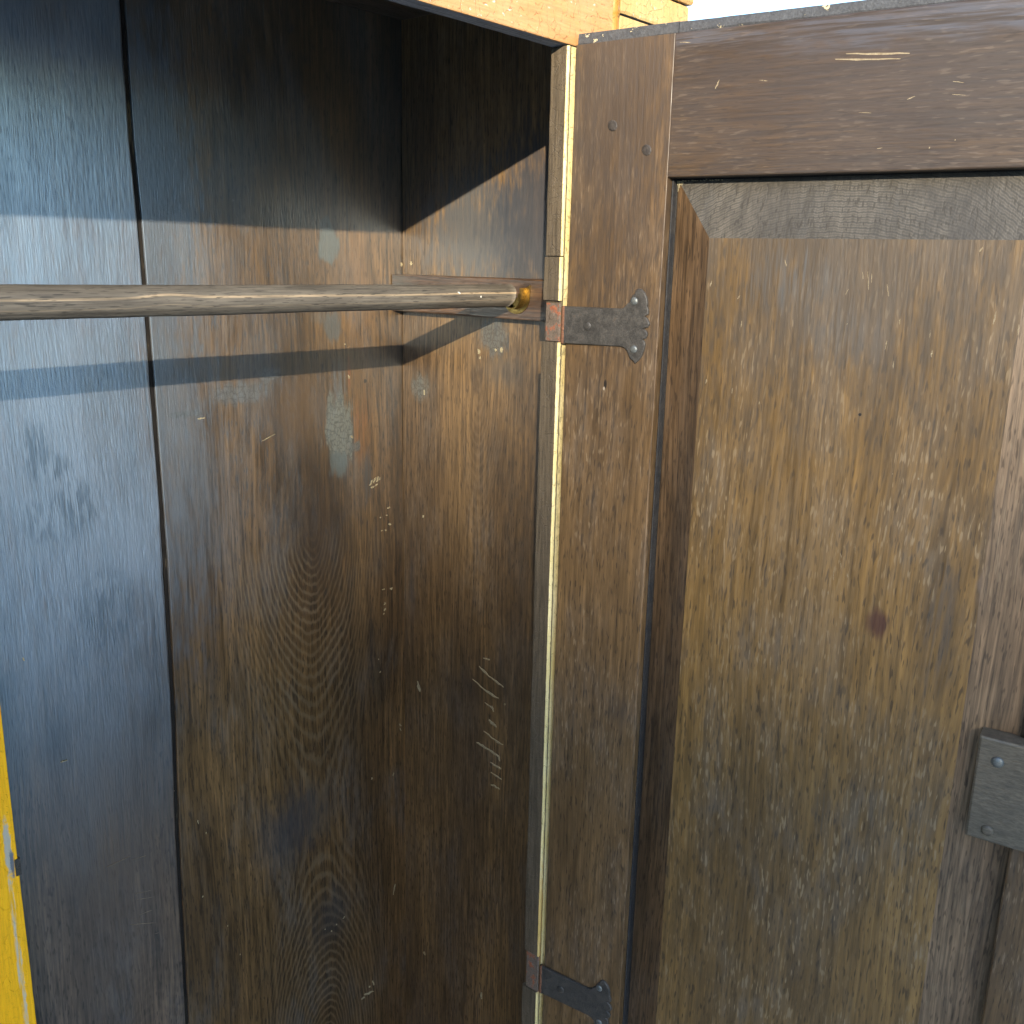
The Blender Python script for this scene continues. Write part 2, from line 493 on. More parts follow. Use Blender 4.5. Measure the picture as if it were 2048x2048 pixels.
MARKS = {
    'plank': [(-0.0694, 1.1103, -0.0642, 1.1189, 0.0031), (-0.0623, 1.1139, -0.057, 1.1218, 0.0031), (-0.0551, 1.1144, -0.0519, 1.1226, 0.0031), (-0.0675, 1.1076, -0.0613, 1.1082, 0.0031), (-0.0583, 1.1085, -0.0531, 1.1109, 0.0031), (-0.0499, 1.1167, -0.0478, 1.1204, 0.0021), (-0.0339, 1.0684, -0.0286, 1.0699, 0.0032), (-0.0372, 1.0576, -0.034, 1.0579, 0.0021), (-0.0498, 1.0559, -0.0477, 1.0571, 0.0021), (-0.0321, 1.0428, -0.0268, 1.0402, 0.0032), (-0.0396, 1.0344, -0.0364, 1.0338, 0.0021), (-0.048, 1.0344, -0.0438, 1.0344, 0.0021), (-0.0472, 0.9366, -0.0408, 0.9367, 0.0022), (-0.0301, 0.9341, -0.0247, 0.9345, 0.0033), (-0.0433, 0.9103, -0.0401, 0.9137, 0.0033), (-0.0424, 0.8999, -0.0402, 0.9044, 0.0033), (-0.0446, 0.8945, -0.0424, 0.8965, 0.0022), (-0.0564, 0.8196, -0.0564, 0.8201, 0.0022), (-0.0535, 0.796, -0.0535, 0.7968, 0.0034), (-0.0125, 0.6907, -0.0068, 0.6849, 0.0024), (-0.0103, 0.6825, -0.008, 0.6762, 0.0024), (-0.0739, 0.6125, -0.0739, 0.6133, 0.0035), (-0.0247, 0.6054, -0.0271, 0.5998, 0.0025), (-0.1415, 0.3833, -0.1372, 0.3857, 0.0036), (-0.1565, 0.38, -0.1543, 0.3808, 0.0024), (-0.1671, 0.3746, -0.1651, 0.3725, 0.0024), (-0.1793, 0.3833, -0.1793, 0.3838, 0.0023), (-0.0991, 0.2079, -0.0762, 0.2018, 0.004), (-0.106, 0.204, -0.097, 0.2024, 0.004), (-0.0793, 0.2243, -0.076, 0.214, 0.004), (-0.0875, 0.216, -0.0841, 0.2169, 0.004), (-0.3954, 0.6821, -0.3943, 0.6753, 0.0017), (-0.3836, 0.6546, -0.3836, 0.6553, 0.0026), (-0.3953, 0.5578, -0.3952, 0.5585, 0.0027), (-0.3578, 0.4891, -0.3577, 0.4896, 0.0019), (-0.3394, 0.4293, -0.3394, 0.4299, 0.002), (-0.3598, 1.2442, -0.3489, 1.2444, 0.0022), (-0.262, 1.2037, -0.241, 1.2109, 0.0012), (-0.1079, 1.283, -0.1062, 1.2778, 0.0028), (-0.1053, 1.1922, -0.1015, 1.1888, 0.0029), (-0.1134, 1.3268, -0.1134, 1.3272, 0.0019), (-0.0021, 1.4443, -0.0011, 1.4385, 0.004), (-0.0245, 0.3897, -0.0294, 0.3702, 0.0026)],
    'plank_left': [(-0.6051, 0.9884, -0.6049, 0.9846, 0.0015), (-0.5742, 0.8416, -0.5661, 0.8418, 0.0013)],
    'plank_left_scratch': [(-0.4722, 0.7648, -0.4489, 0.7883, 0.0009), (-0.456, 0.7394, -0.4263, 0.7403, 0.0012), (-0.4604, 0.7301, -0.4386, 0.7259, 0.0009), (-0.4943, 0.6153, -0.4398, 0.5995, 0.0009), (-0.4915, 0.6046, -0.4443, 0.5892, 0.0009), (-0.4897, 0.5804, -0.4604, 0.5763, 0.001), (-0.5034, 0.5723, -0.462, 0.5534, 0.0009), (-0.4712, 0.6327, -0.4384, 0.6201, 0.001), (-0.5283, 0.6726, -0.4955, 0.6736, 0.0007), (-0.4939, 0.6668, -0.447, 0.6594, 0.0008), (-0.4706, 0.5398, -0.4406, 0.5311, 0.0008)],
    'side': [(0.2809, 0.8409, 0.2596, 0.8305, 0.002), (0.2596, 0.8305, 0.2306, 0.822, 0.0017), (0.2943, 0.8158, 0.2696, 0.8056, 0.0016), (0.2696, 0.8056, 0.2402, 0.7998, 0.0024), (0.2681, 0.784, 0.2502, 0.7797, 0.0013), (0.2534, 0.7837, 0.25, 0.7747, 0.0011), (0.2591, 0.758, 0.2432, 0.7515, 0.0027), (0.2693, 0.7357, 0.249, 0.7289, 0.0016), (0.249, 0.7289, 0.2291, 0.7257, 0.002), (0.2839, 0.7114, 0.2591, 0.7072, 0.0027), (0.2591, 0.7072, 0.2379, 0.7036, 0.0027), (0.2379, 0.7053, 0.2356, 0.6958, 0.0013), (0.2544, 0.6871, 0.2321, 0.6833, 0.0018), (0.2529, 0.6702, 0.2307, 0.6664, 0.0014), (0.2525, 0.6493, 0.2344, 0.6484, 0.002), (0.2728, 0.8575, 0.2592, 0.8581, 0.0015), (0.2267, 0.7932, 0.2267, 0.7936, 0.0017), (0.4169, 0.7749, 0.4122, 0.7576, 0.0037), (0.2474, 1.3251, 0.2475, 1.3261, 0.004), (0.2578, 1.3257, 0.2578, 1.3262, 0.0024), (0.2914, 1.3268, 0.2903, 1.3197, 0.0029), (0.2883, 1.3163, 0.2873, 1.3129, 0.0024), (0.4003, 0.2573, 0.4003, 0.2582, 0.004), (0.266, 0.2553, 0.2646, 0.2432, 0.0026), (0.4294, 1.441, 0.4294, 1.4417, 0.0032), (0.4028, 1.2569, 0.4017, 1.2494, 0.0022), (0.4039, 1.0562, 0.4039, 1.0566, 0.0023)],
    'door_rail': [(0.2788, 1.6333, 0.3328, 1.6294, 0.0014), (0.2697, 1.6296, 0.3258, 1.6253, 0.001), (0.1576, 1.6132, 0.161, 1.6213, 0.0015), (0.3141, 1.5532, 0.3186, 1.5538, 0.0009), (0.3579, 1.5514, 0.3578, 1.5519, 0.0015), (0.3778, 1.5571, 0.3778, 1.5575, 0.0012), (0.3706, 1.604, 0.3793, 1.6026, 0.0007), (0.3711, 1.594, 0.382, 1.5926, 0.0007), (0.3349, 1.5921, 0.3413, 1.5946, 0.0011), (0.2006, 1.6177, 0.2085, 1.6165, 0.0007), (0.295, 1.5842, 0.3061, 1.5831, 0.0006), (0.1174, 1.6579, 0.1288, 1.6566, 0.0008)],
    'door_panel': [(0.408, 1.4664, 0.4104, 1.4702, 0.0017), (0.2388, 1.4567, 0.2407, 1.4509, 0.0018), (0.1651, 1.43, 0.1666, 1.4353, 0.0021), (0.1945, 1.4188, 0.197, 1.4224, 0.0019), (0.2004, 1.3919, 0.2008, 1.3981, 0.0015), (0.3135, 1.4412, 0.312, 1.4476, 0.0011), (0.3193, 1.4317, 0.3168, 1.4477, 0.0013), (0.3211, 1.4382, 0.3205, 1.4462, 0.0011), (0.3348, 1.437, 0.3375, 1.4267, 0.0016), (0.2987, 1.4261, 0.3013, 1.4327, 0.001), (0.3497, 1.4024, 0.3496, 1.4072, 0.0016), (0.4264, 1.4064, 0.4279, 1.4171, 0.0023), (0.4473, 1.3984, 0.4467, 1.4074, 0.0017), (0.303, 1.3999, 0.303, 1.4003, 0.0013), (0.3766, 1.3911, 0.3769, 1.399, 0.0014), (0.3396, 1.379, 0.3403, 1.3873, 0.0014), (0.3817, 1.2635, 0.3816, 1.2643, 0.0025), (0.3591, 1.2652, 0.3591, 1.2656, 0.0015), (0.3193, 1.1816, 0.321, 1.1764, 0.0012), (0.3201, 1.1735, 0.3214, 1.1673, 0.0014), (0.3145, 1.1622, 0.3155, 1.153, 0.0009), (0.3277, 1.1629, 0.3291, 1.1577, 0.0012), (0.3323, 1.1931, 0.3334, 1.1824, 0.0009), (0.3117, 1.1372, 0.3117, 1.141, 0.0013), (0.1675, 1.3334, 0.1681, 1.3381, 0.0014), (0.1963, 1.3259, 0.1963, 1.3313, 0.0011), (0.2254, 1.3177, 0.2255, 1.3205, 0.0015), (0.3801, 1.375, 0.3801, 1.3814, 0.0018), (0.3486, 1.3629, 0.3482, 1.3695, 0.001)],
}

# ------------------------------------------------------------------ materials
GREY = (0.095, 0.105, 0.095)
m_plank_left = wood('oak_plank_cool', 'xzy', (0.067, 0.046, 0.030), (0.116, 0.079, 0.051), seed=3.1, haze=0.40, haze_col=(0.10, 0.095, 0.09), rough=0.44, spec=1.0, coat=0.35, coat_ior=1.7, ior=2.5, tint=(0.60, 0.81, 1.0), coat_fade=(0.58, 1.12),
    ring=dict(a0=-0.47, g0=0.18, period=2.4, amp=0.30, gap=0.0055, r0=0.02, r1=0.16, amt=0.35, sway=0.09),
    stains_and_light=[(-0.53, 1.26, 0.17, 0.34, (0.145, 0.170, 0.200), 0.62, 0.9, 0), (-0.54, 1.50, 0.14, 0.26, (0.12, 0.17, 0.22), 0.6, 0.9, 1), (-0.50, 1.12, 0.12, 0.28, (0.17, 0.185, 0.21), 0.5, 0.9, 1), (-0.566, 1.224, 0.018, 0.045, (0.020, 0.014, 0.010), 0.95, 0.5, 3), (-0.553, 1.208, 0.026, 0.018, (0.024, 0.016, 0.010), 0.9, 0.5, 3),  # first three patches, like the blue tint, paint in sky sheen
            (-0.548, 1.146, 0.050, 0.034, (0.030, 0.024, 0.020), 0.8, 0.5, 3), (-0.525, 1.160, 0.03, 0.03, (0.030, 0.024, 0.020), 0.8, 0.5, 3),
            (-0.576, 0.872, 0.022, 0.05, (0.016, 0.013, 0.012), 0.8, 0.9, 0), (-0.50, 1.00, 0.02, 0.04, (0.03, 0.025, 0.022), 0.6, 0.8, 1),
            (-0.52, 0.72, 0.10, 0.30, (0.090, 0.064, 0.045), 0.6, 0.9, 0), (-0.549, 1.671, 0.006, 0.010, (0.012, 0.010, 0.010), 0.8, 0.7, 0), (-0.580, 1.54, 0.022, 0.08, (0.018, 0.016, 0.015), 0.9, 0.7, 3), (-0.50, 1.02, 0.04, 0.06, (0.025, 0.021, 0.019), 0.8, 0.6, 3),
            (-0.475, 1.31, 0.008, 0.008, (0.012, 0.010, 0.010), 0.7, 0.7, 0), (-0.52, 0.70, 0.03, 0.10, (0.10, 0.055, 0.02), 0.35, 0.9, 1)])
m_plank_right = wood('oak_plank_warm', 'xzy', (0.074, 0.043, 0.018), (0.140, 0.080, 0.031), seed=0.7, haze=0.32, haze_col=(0.10, 0.10, 0.095), rough=0.42, spec=0.9, coat=0.35, coat_ior=1.7, ior=1.9, tint=(0.62, 0.84, 1.0), coat_fade=(0.8, 1.3),
    ring=dict(a0=-0.185, g0=1.075, period=0.93, amp=0.122, gap=0.0056, r0=0.09, r1=0.17, amt=0.62, sway=0.06, rag=0.8, top=1.055, core=0.62, col=(0.17, 0.120, 0.066)),
    stains_and_light=[(-0.425, 1.35, 0.085, 0.42, (0.125, 0.145, 0.165), 0.62, 0.8, 0), (-0.40, 1.52, 0.075, 0.20, (0.105, 0.135, 0.17), 0.5, 0.7, 0), (-0.36, 1.28, 0.10, 0.30, (0.115, 0.115, 0.110), 0.4, 0.9, 1), (-0.085, 1.40, 0.035, 0.16, (0.16, 0.085, 0.030), 0.55, 0.8, 1), (-0.085, 1.20, 0.022, 0.06, (0.19, 0.080, 0.022), 0.7, 0.7, 1), (-0.20, 1.24, 0.05, 0.07, (0.13, 0.075, 0.032), 0.5, 0.9, 0),  # bluish patches along the left edge paint the sky's sheen into the colour
            (-0.138, 1.468, 0.020, 0.026, GREY, 0.85, 0.25, 0), (-0.143, 1.492, 0.010, 0.014, GREY, 0.75, 0.3, 0),
            (-0.135, 1.352, 0.018, 0.024, (0.085, 0.085, 0.075), 0.8, 0.4, 0), (-0.155, 1.368, 0.022, 0.012, (0.10, 0.10, 0.085), 0.6, 0.6, 1),
            (-0.124, 1.275, 0.018, 0.04, (0.085, 0.09, 0.09), 0.85, 0.5, 1), (-0.108, 1.285, 0.005, 0.035, (0.16, 0.05, 0.015), 0.7, 0.5, 1),
            (-0.127, 1.200, 0.029, 0.060, (0.14, 0.145, 0.12), 0.9, 0.3, 2), (-0.128, 1.155, 0.018, 0.022, (0.085, 0.095, 0.085), 0.9, 0.4, 0), (-0.098, 1.175, 0.012, 0.008, (0.10, 0.10, 0.085), 0.8, 0.4, 2),
            (-0.075, 1.125, 0.013, 0.05, (0.045, 0.05, 0.052), 0.75, 0.7, 1), (-0.07, 0.86, 0.008, 0.09, (0.012, 0.012, 0.012), 0.8, 0.7, 1), (-0.06, 0.78, 0.010, 0.06, (0.055, 0.052, 0.03), 0.5, 0.8, 1),
            (-0.295, 1.272, 0.050, 0.017, (0.12, 0.12, 0.11), 0.75, 0.5, 2), (-0.375, 1.252, 0.030, 0.005, (0.10, 0.10, 0.09), 0.8, 0.5, 2), (-0.245, 1.292, 0.02, 0.012, (0.11, 0.11, 0.10), 0.6, 0.5, 2),
            (-0.23, 0.60, 0.08, 0.07, (0.030, 0.034, 0.040), 0.6, 0.9, 0), (-0.17, 0.40, 0.05, 0.06, (0.030, 0.030, 0.030), 0.5, 0.8, 0), (-0.118, 0.995, 0.018, 0.02, (0.16, 0.085, 0.03), 0.6, 0.9, 1),
            (-0.165, 1.05, 0.055, 0.12, (0.030, 0.018, 0.011), 0.50, 0.9, 0), (-0.075, 1.272, 0.004, 0.004, (0.012, 0.008, 0.006), 0.9, 0.4, 0), (-0.37, 1.12, 0.06, 0.24, (0.10, 0.105, 0.112), 0.45, 0.9, 1), (-0.30, 1.49, 0.12, 0.05, (0.11, 0.085, 0.06), 0.35, 0.9, 1)])
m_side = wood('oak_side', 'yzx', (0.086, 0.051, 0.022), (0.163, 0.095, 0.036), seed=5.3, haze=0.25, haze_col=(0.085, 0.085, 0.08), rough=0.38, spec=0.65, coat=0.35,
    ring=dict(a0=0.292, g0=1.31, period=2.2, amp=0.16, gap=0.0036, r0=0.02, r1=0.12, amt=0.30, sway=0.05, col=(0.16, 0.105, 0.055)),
    stains_and_light=[(0.262, 1.345, 0.030, 0.030, (0.085, 0.092, 0.088), 0.8, 0.4, 2), (0.245, 1.30, 0.05, 0.03, (0.07, 0.068, 0.06), 0.45, 0.8, 0), (0.30, 1.49, 0.13, 0.10, (0.070, 0.074, 0.076), 0.85, 0.7, 0), (0.19, 1.50, 0.10, 0.14, (0.034, 0.038, 0.046), 0.85, 0.7, 0),
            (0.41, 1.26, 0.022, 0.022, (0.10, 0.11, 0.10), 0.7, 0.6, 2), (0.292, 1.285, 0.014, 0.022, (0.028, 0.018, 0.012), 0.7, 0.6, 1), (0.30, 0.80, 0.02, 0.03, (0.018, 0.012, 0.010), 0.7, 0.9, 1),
            (0.33, 1.10, 0.05, 0.16, (0.135, 0.085, 0.038), 0.5, 0.9, 1), (0.43, 0.95, 0.008, 0.12, (0.02, 0.02, 0.022), 0.7, 0.8, 1), (0.20, 1.05, 0.05, 0.5, (0.028, 0.019, 0.012), 0.55, 0.9, 0)])  # last dark patch paints in the shade beside the stile
m_inner = wood('oak_inside_plain', 'xzy', (0.063, 0.042, 0.027), (0.112, 0.073, 0.042), seed=9.0)
m_ceiling = wood('oak_inside_boards', 'yxz', (0.063, 0.042, 0.027), (0.112, 0.073, 0.042), seed=12.0)
m_cleat = wood('oak_cleat', 'zyx', (0.050, 0.026, 0.013), (0.097, 0.048, 0.020), seed=2.2, haze=0.15, fleck=0.1,
    stains_and_light=[(1.40, 0.43, 0.05, 0.035, (0.05, 0.045, 0.035), 0.7, 0.8, 0)])
m_dstile = wood('oak_door_stile', 'xzy', (0.086, 0.051, 0.023), (0.130, 0.076, 0.032), seed=1.3, haze=0.25, haze_col=(0.10, 0.092, 0.082), rough=0.45, spec=0.40, coat=0.06, streak_amt=0.32, lines=0.30, por_amt=0.65, fleck=0.50, pale=(0.24, 0.17, 0.10),
    ring=dict(a0=0.02, g0=2.3, period=4.0, amp=0.5, gap=0.006, r0=0.05, r1=0.9, amt=0.0, sway=0.05),
    stains_and_light=[(0.0529, 1.3234, 0.0022, 0.005, (0.008, 0.006, 0.005), 0.95, 0.4, 0), (0.0515, 1.3185, 0.0015, 0.0025, (0.35, 0.29, 0.22), 0.8, 0.4, 0), (0.09, 0.95, 0.02, 0.02, (0.03, 0.025, 0.022), 0.4, 0.9, 0),
            (0.05, 1.66, 0.14, 0.30, (0.046, 0.034, 0.026), 0.8, 0.9, 0)])  # stile darkens towards the top
m_drail = wood('oak_door_rail', 'zxy', (0.035, 0.019, 0.007), (0.053, 0.030, 0.012), seed=4.4, haze=0.25, haze_col=(0.07, 0.068, 0.068), rough=0.48, spec=0.40, coat=0.05, fleck=0.45, pale=(0.15, 0.11, 0.075),
    stains_and_light=[(1.60, 0.30, 0.12, 0.4, (0.045, 0.034, 0.029), 0.55, 0.9, 0), (1.655, 0.40, 0.02, 0.25, (0.065, 0.075, 0.10), 0.5, 0.8, 1), (1.66, 0.14, 0.01, 0.06, (0.06, 0.065, 0.08), 0.5, 0.8, 1)])
m_panel = wood('oak_door_panel', 'xzy', (0.104, 0.060, 0.020), (0.177, 0.101, 0.031), seed=6.6, haze=0.42, haze_col=(0.088, 0.083, 0.074), rough=0.42, spec=0.45, coat=0.10, streak_amt=0.36, lines=0.35, por_amt=0.75, fleck=0.75, pale=(0.28, 0.20, 0.11),
    ring=dict(a0=0.315, g0=1.42, period=3.4, amp=0.085, gap=0.0085, r0=0.06, r1=0.22, amt=0.30, sway=0.10, kd=0.0, rag=1.4, col=(0.165, 0.108, 0.05)),
    stains_and_light=[(0.30, 1.50, 0.26, 0.24, (0.058, 0.046, 0.034), 0.75, 0.9, 0), (0.130, 1.0, 0.026, 0.95, (0.075, 0.042, 0.022), 0.6, 0.35, 0), (0.485, 1.2, 0.036, 0.6, (0.17, 0.125, 0.095), 0.45, 0.3, 0), (0.3623, 1.118, 0.012, 0.016, (0.045, 0.013, 0.010), 0.8, 0.7, 0), (0.306, 1.09, 0.03, 0.07, (0.165, 0.105, 0.048), 0.55, 0.7, 1), (0.26, 1.20, 0.09, 0.13, (0.15, 0.100, 0.052), 0.35, 0.9, 1),  # first patch darkens the panel towards the top
            (0.418, 1.12, 0.018, 0.09, (0.040, 0.038, 0.036), 0.65, 0.8, 1), (0.33, 0.90, 0.012, 0.03, (0.035, 0.038, 0.038), 0.7, 0.6, 1), (0.25, 1.44, 0.05, 0.03, (0.075, 0.082, 0.085), 0.5, 0.8, 1),
            (0.3235, 1.3176, 0.0017, 0.0017, (0.004, 0.003, 0.003), 1.0, 0.3, 0), (0.30, 1.39, 0.05, 0.03, (0.06, 0.062, 0.062), 0.45, 0.8, 1)])
m_lip = plain('lip_grey', (0.050, 0.052, 0.055), (0.030, 0.032, 0.036), 0.6, scale=(90, 90, 90), c3=(0.50, 0.42, 0.25), thr=(0.63, 0.67), relief=0.0012)
m_rail = paint('paint_faded_yellow', 'zxy', 'y', 1.0, (0.42, 0.205, 0.062), (0.48, 0.262, 0.112), (0.13, 0.14, 0.155), seed=0.4, pale_amt=0.62)
m_post = paint('paint_faded_yellow_post', 'xzy', 'y', 1.0, (0.46, 0.265, 0.080), (0.52, 0.325, 0.13), (0.05, 0.05, 0.048), seed=2.4, pale_amt=0.7)
m_bead = paint('paint_ochre_bead', 'xzy', 'y', 1.0, (0.30, 0.135, 0.014), (0.36, 0.18, 0.03), (0.06, 0.05, 0.04), seed=7.4, pale_amt=0.3, front=0.02)
m_bead2 = paint('paint_door_outside', 'xzy', 'y', 1.0, (0.60, 0.37, 0.085), (0.66, 0.46, 0.19), (0.06, 0.05, 0.04), seed=3.4, front=1.0)
m_jamb = paint('paint_yellow_ochre', 'xzy', 'y', 1.0, (0.98, 0.47, 0.003), (0.98, 0.50, 0.008), (0.07, 0.05, 0.03), seed=5.0, pale_amt=0.35, crackle=0.15, wear=0.80, front=0.4252,
    stains_and_light=[(-0.6575, 0.61, 0.0036, 0.16, (0.55, 0.50, 0.36), 0.9, 0.4, 1), (-0.6555, 0.772, 0.0046, 0.042, (0.42, 0.42, 0.36), 0.9, 0.4, 0), (-0.6525, 0.752, 0.0030, 0.020, (0.10, 0.13, 0.17), 0.9, 0.5, 0), (-0.668, 0.835, 0.0036, 0.012, (0.55, 0.50, 0.36), 0.8, 0.5, 1)])
m_stile = paint('paint_stile_front', 'xzy', 'y', 1.0, (0.62, 0.46, 0.14), (0.72, 0.60, 0.32), (0.056, 0.042, 0.026), seed=1.9, pale_amt=0.7, front=0.0004, ragged=0.0014, speck=0.35, crackle=0.55, wear=0.66,
    stains_and_light=[(-0.1838, 0.8, 0.0022, 3.0, (0.060, 0.045, 0.026), 0.9, 0.35, 0), (-0.187, 0.62, 0.006, 0.12, (0.50, 0.27, 0.05), 0.6, 0.6, 0)])  # first dark band paints in the shaded gap beside the door
m_steel = plain('hinge_steel', (0.042, 0.038, 0.033), (0.068, 0.060, 0.050), 0.50, 0.25, (140, 140, 140), 0.5, 0.0004, c3=(0.075, 0.05, 0.03), thr=(0.60, 0.72), amt3=0.5)
m_screw = plain('screw_steel', (0.11, 0.12, 0.12), (0.17, 0.17, 0.15), 0.40, 0.5, (300, 300, 300), 0.5, 0.0003)
m_lock = plain('lock_steel', (0.080, 0.067, 0.048), (0.122, 0.100, 0.070), 0.50, 0.12, (40, 40, 200), 0.5, 0.0003, c3=(0.085, 0.055, 0.030), thr=(0.60, 0.75), amt3=0.5)
m_rust = plain('hinge_leaf_rust', (0.100, 0.074, 0.053), (0.130, 0.098, 0.074), 0.7, 0.0, (110, 110, 110), 0.3, 0.0005, c3=(0.24, 0.070, 0.028), thr=(0.52, 0.60))
m_rust2 = plain('knuckle_rust', (0.12, 0.058, 0.034), (0.17, 0.078, 0.042), 0.8, 0.0, (160, 160, 160), 0.2, 0.0006, c3=(0.09, 0.05, 0.035), thr=(0.56, 0.66))
m_brass = plain('brass', (0.36, 0.255, 0.085), (0.24, 0.165, 0.06), 0.40, 1.0, (160, 160, 160), 0.5, 0.0003, c3=(0.25, 0.17, 0.06), thr=(0.60, 0.72), amt3=0.7)
m_cream = plain('cream_flecks', (0.36, 0.31, 0.19), (0.25, 0.21, 0.13), 0.7, 0.0, (300, 300, 300), 0.3, 0.0002)
m_cream2 = plain('tan_flecks', (0.25, 0.205, 0.13), (0.17, 0.13, 0.08), 0.7, 0.0, (300, 300, 300), 0.3, 0.0002)
m_white = plain('white_flecks', (0.75, 0.74, 0.68), (0.62, 0.60, 0.52), 0.6, 0.0, (300, 300, 300), 0.3, 0.0002)
m_scrape = plain('pale_scratches', (0.22, 0.175, 0.13), (0.16, 0.125, 0.09), 0.5, 0.0, (300, 300, 300), 0.3, 0.0002)
m_peg = plain('oak_peg', (0.022, 0.018, 0.015), (0.042, 0.034, 0.028), 0.5, 0.0, (300, 300, 300), 0.4, 0.0003)
m_gap = plain('joint_shade', (0.012, 0.010, 0.009), (0.022, 0.018, 0.014), 0.9, 0.0, (60, 60, 12), 0.15, 0.0003, c3=(0.11, 0.085, 0.05), thr=(0.60, 0.66), amt3=0.6)
m_dark = plain('groove_dirt', (0.022, 0.023, 0.025), (0.040, 0.036, 0.032), 0.8, 0.0, (90, 90, 90), 0.2, 0.0003)


def rod_material():
    mat = bpy.data.materials.new('rod_weathered')
    k = NT(mat)
    X, Y, Z = k.axes('xyz')
    dz = k.m('SUBTRACT', Z, 1.406)
    Q = k.obj
    w1 = k.noise(k.v('MULTIPLY', Q, (3.2, 12, 12)), 3, 0.5)
    blo = k.noise(k.v('MULTIPLY', Q, (10, 60, 60)), 4, 0.6)
    stk = k.noise(k.v('MULTIPLY', Q, (14, 460, 460)), 3, 0.65)
    por = k.noise(k.v('MULTIPLY', Q, (60, 700, 700)), 2, 0.5)
    col = k.mix(k.ss(blo, 0.3, 0.7), (0.098, 0.084, 0.066), (0.145, 0.124, 0.096))
    # lines of pale sapwood that follow a knot near the left end
    kn = k.m('DIVIDE', k.m('SUBTRACT', X, -0.545), 0.030)
    bul = k.m('MULTIPLY', k.m('EXPONENT', k.m('MULTIPLY', k.m('MULTIPLY', kn, kn), -1.0)), 0.0030)
    wav = k.m('ADD', k.m('MULTIPLY', k.m('SUBTRACT', w1, 0.5), 0.006), bul)
    for off, wd, st in ((0.0036, 0.0010, 0.9), (-0.0055, 0.0006, 0.25)):
        d = k.m('ABSOLUTE', k.m('SUBTRACT', k.m('SUBTRACT', dz, wav), off))
        mk = k.m('MULTIPLY', k.ss(d, wd * 0.5, wd * 1.6, 1, 0), k.ss(k.m('ADD', blo, k.m('MULTIPLY', stk, 0.4)), 0.5, 0.8, 0.45, 1.0))
        col = k.mix(k.m('MULTIPLY', mk, st), col, (0.36, 0.27, 0.17))
    col = k.val(col, k.ss(stk, 0.25, 0.75, 0.66, 1.3))
    col = k.mix(k.ss(por, 0.57, 0.68, 0, 0.75), col, (0.03, 0.028, 0.025))
    k.put(k.b.inputs['Base Color'], col)
    k.put(k.b.inputs['Roughness'], k.ss(blo, 0.3, 0.7, 0.62, 0.8))
    k.b.inputs['Specular IOR Level'].default_value = 0.35
    k.b.inputs['Coat Weight'].default_value = 0.0
    k.b.inputs['Coat Roughness'].default_value = 0.35
    k.put(k.b.inputs['Normal'], k.bump(k.m('ADD', stk, k.m('MULTIPLY', por, -0.4)), 0.0004, 0.9))
    return mat


m_rod = rod_material()

# ------------------------------------------------------------------ ground, with an unseen hill added towards the sun to shade the lower scene
HD, HZ = 90.0, 0.0
shade_z = LIFT + ZC - 0.88                         # height of the hill's shadow line at the far corner of the wardrobe
s_corner = Vector((LIGHT.x, LIGHT.y)).normalized().dot(Vector((0.0, 0.45)))
HZ = shade_z + (HD + s_corner) * math.tan(ELEV)
dirh = Vector((LIGHT.x, LIGHT.y)).normalized()
perp = Vector((dirh.y, -dirh.x))


def ground_z(x, y):
    s = dirh.x * x + dirh.y * y
    p = perp.x * x + perp.y * y
    d = s + HD
    prof = math.exp(-(d / (30.0 if d > 0 else 45.0)) ** 2)
    side = math.exp(-(p / 50.0) ** 4)
    r = math.hypot(x, y)
    keep = min(1.0, max(0.0, (r - 12.0) / 18.0))
    return HZ * prof * side * keep


rad = [0.0, 1.5, 3, 5, 8, 12, 16, 20, 25, 30, 36, 42, 48, 54, 60, 66, 72, 77, 81, 84, 86, 88, 89, 90, 91, 92, 94, 97, 101, 107, 115, 125, 150, 200, 300, 500, 900, 1600]
nseg = 120
a_hill = math.atan2(-dirh.y, -dirh.x)
gv, gf = [(0, 0, 0)], []
for r in rad[1:]:
    for i in range(nseg):
        t = a_hill + 2 * pi * i / nseg
        x, y = r * cos(t), r * sin(t)
        gv.append((x, y, ground_z(x, y)))
for i in range(nseg):
    gf.append([0, 1 + i, 1 + (i + 1) % nseg])
for q in range(len(rad) - 2):
    for i in range(nseg):
        j = (i + 1) % nseg
        gf.append([1 + q * nseg + i, 1 + (q + 1) * nseg + i, 1 + (q + 1) * nseg + j, 1 + q * nseg + j])
m_ground = plain('pale_concrete', (0.52, 0.475, 0.40), (0.60, 0.54, 0.455), 0.9, 0.0, (2, 2, 2), 0.2, 0.002)
ground = link('ground', gv, gf, m_ground, None, smooth=True)
ground['kind'] = 'structure'

# ------------------------------------------------------------------ the wardrobe
ward = empty('wardrobe', (0, 0, LIFT))
ward['label'] = 'old oak wardrobe painted yellow outside, its dark brown door standing open'
ward['category'] = 'wardrobe'
zt = lambda q: q + ZC
ZR = zt(0.2165)                             # underside of the top rail
ZB = zt(-1.395)                             # top of the bottom rail
XR, XL, D, T = -0.1888, -1.4180, 0.45, 0.0222
IL = XL - 0.1888                            # inside face of the left side


def cup(x0, x1, bow, seed):
    r = random.Random(seed)
    f, g = wob1(r), wob1(r)

    def w(x, y, z):
        u = (x - x0) / (x1 - x0)
        return (x + 0.0012 * f(z * 0.25), y + bow * 4 * u * (1 - u) + 0.0006 * g(z * 0.35 + u), z)
    return w


# the joint between the two planks wanders: its edge at several heights
JOINT = [(0.0, -0.4290), (0.36, -0.4287), (0.68, -0.4234), (0.85, -0.4173), (1.07, -0.4138), (1.39, -0.4167), (1.49, -0.4182), (1.58, -0.4215), (1.70, -0.4211), (1.9, -0.421)]


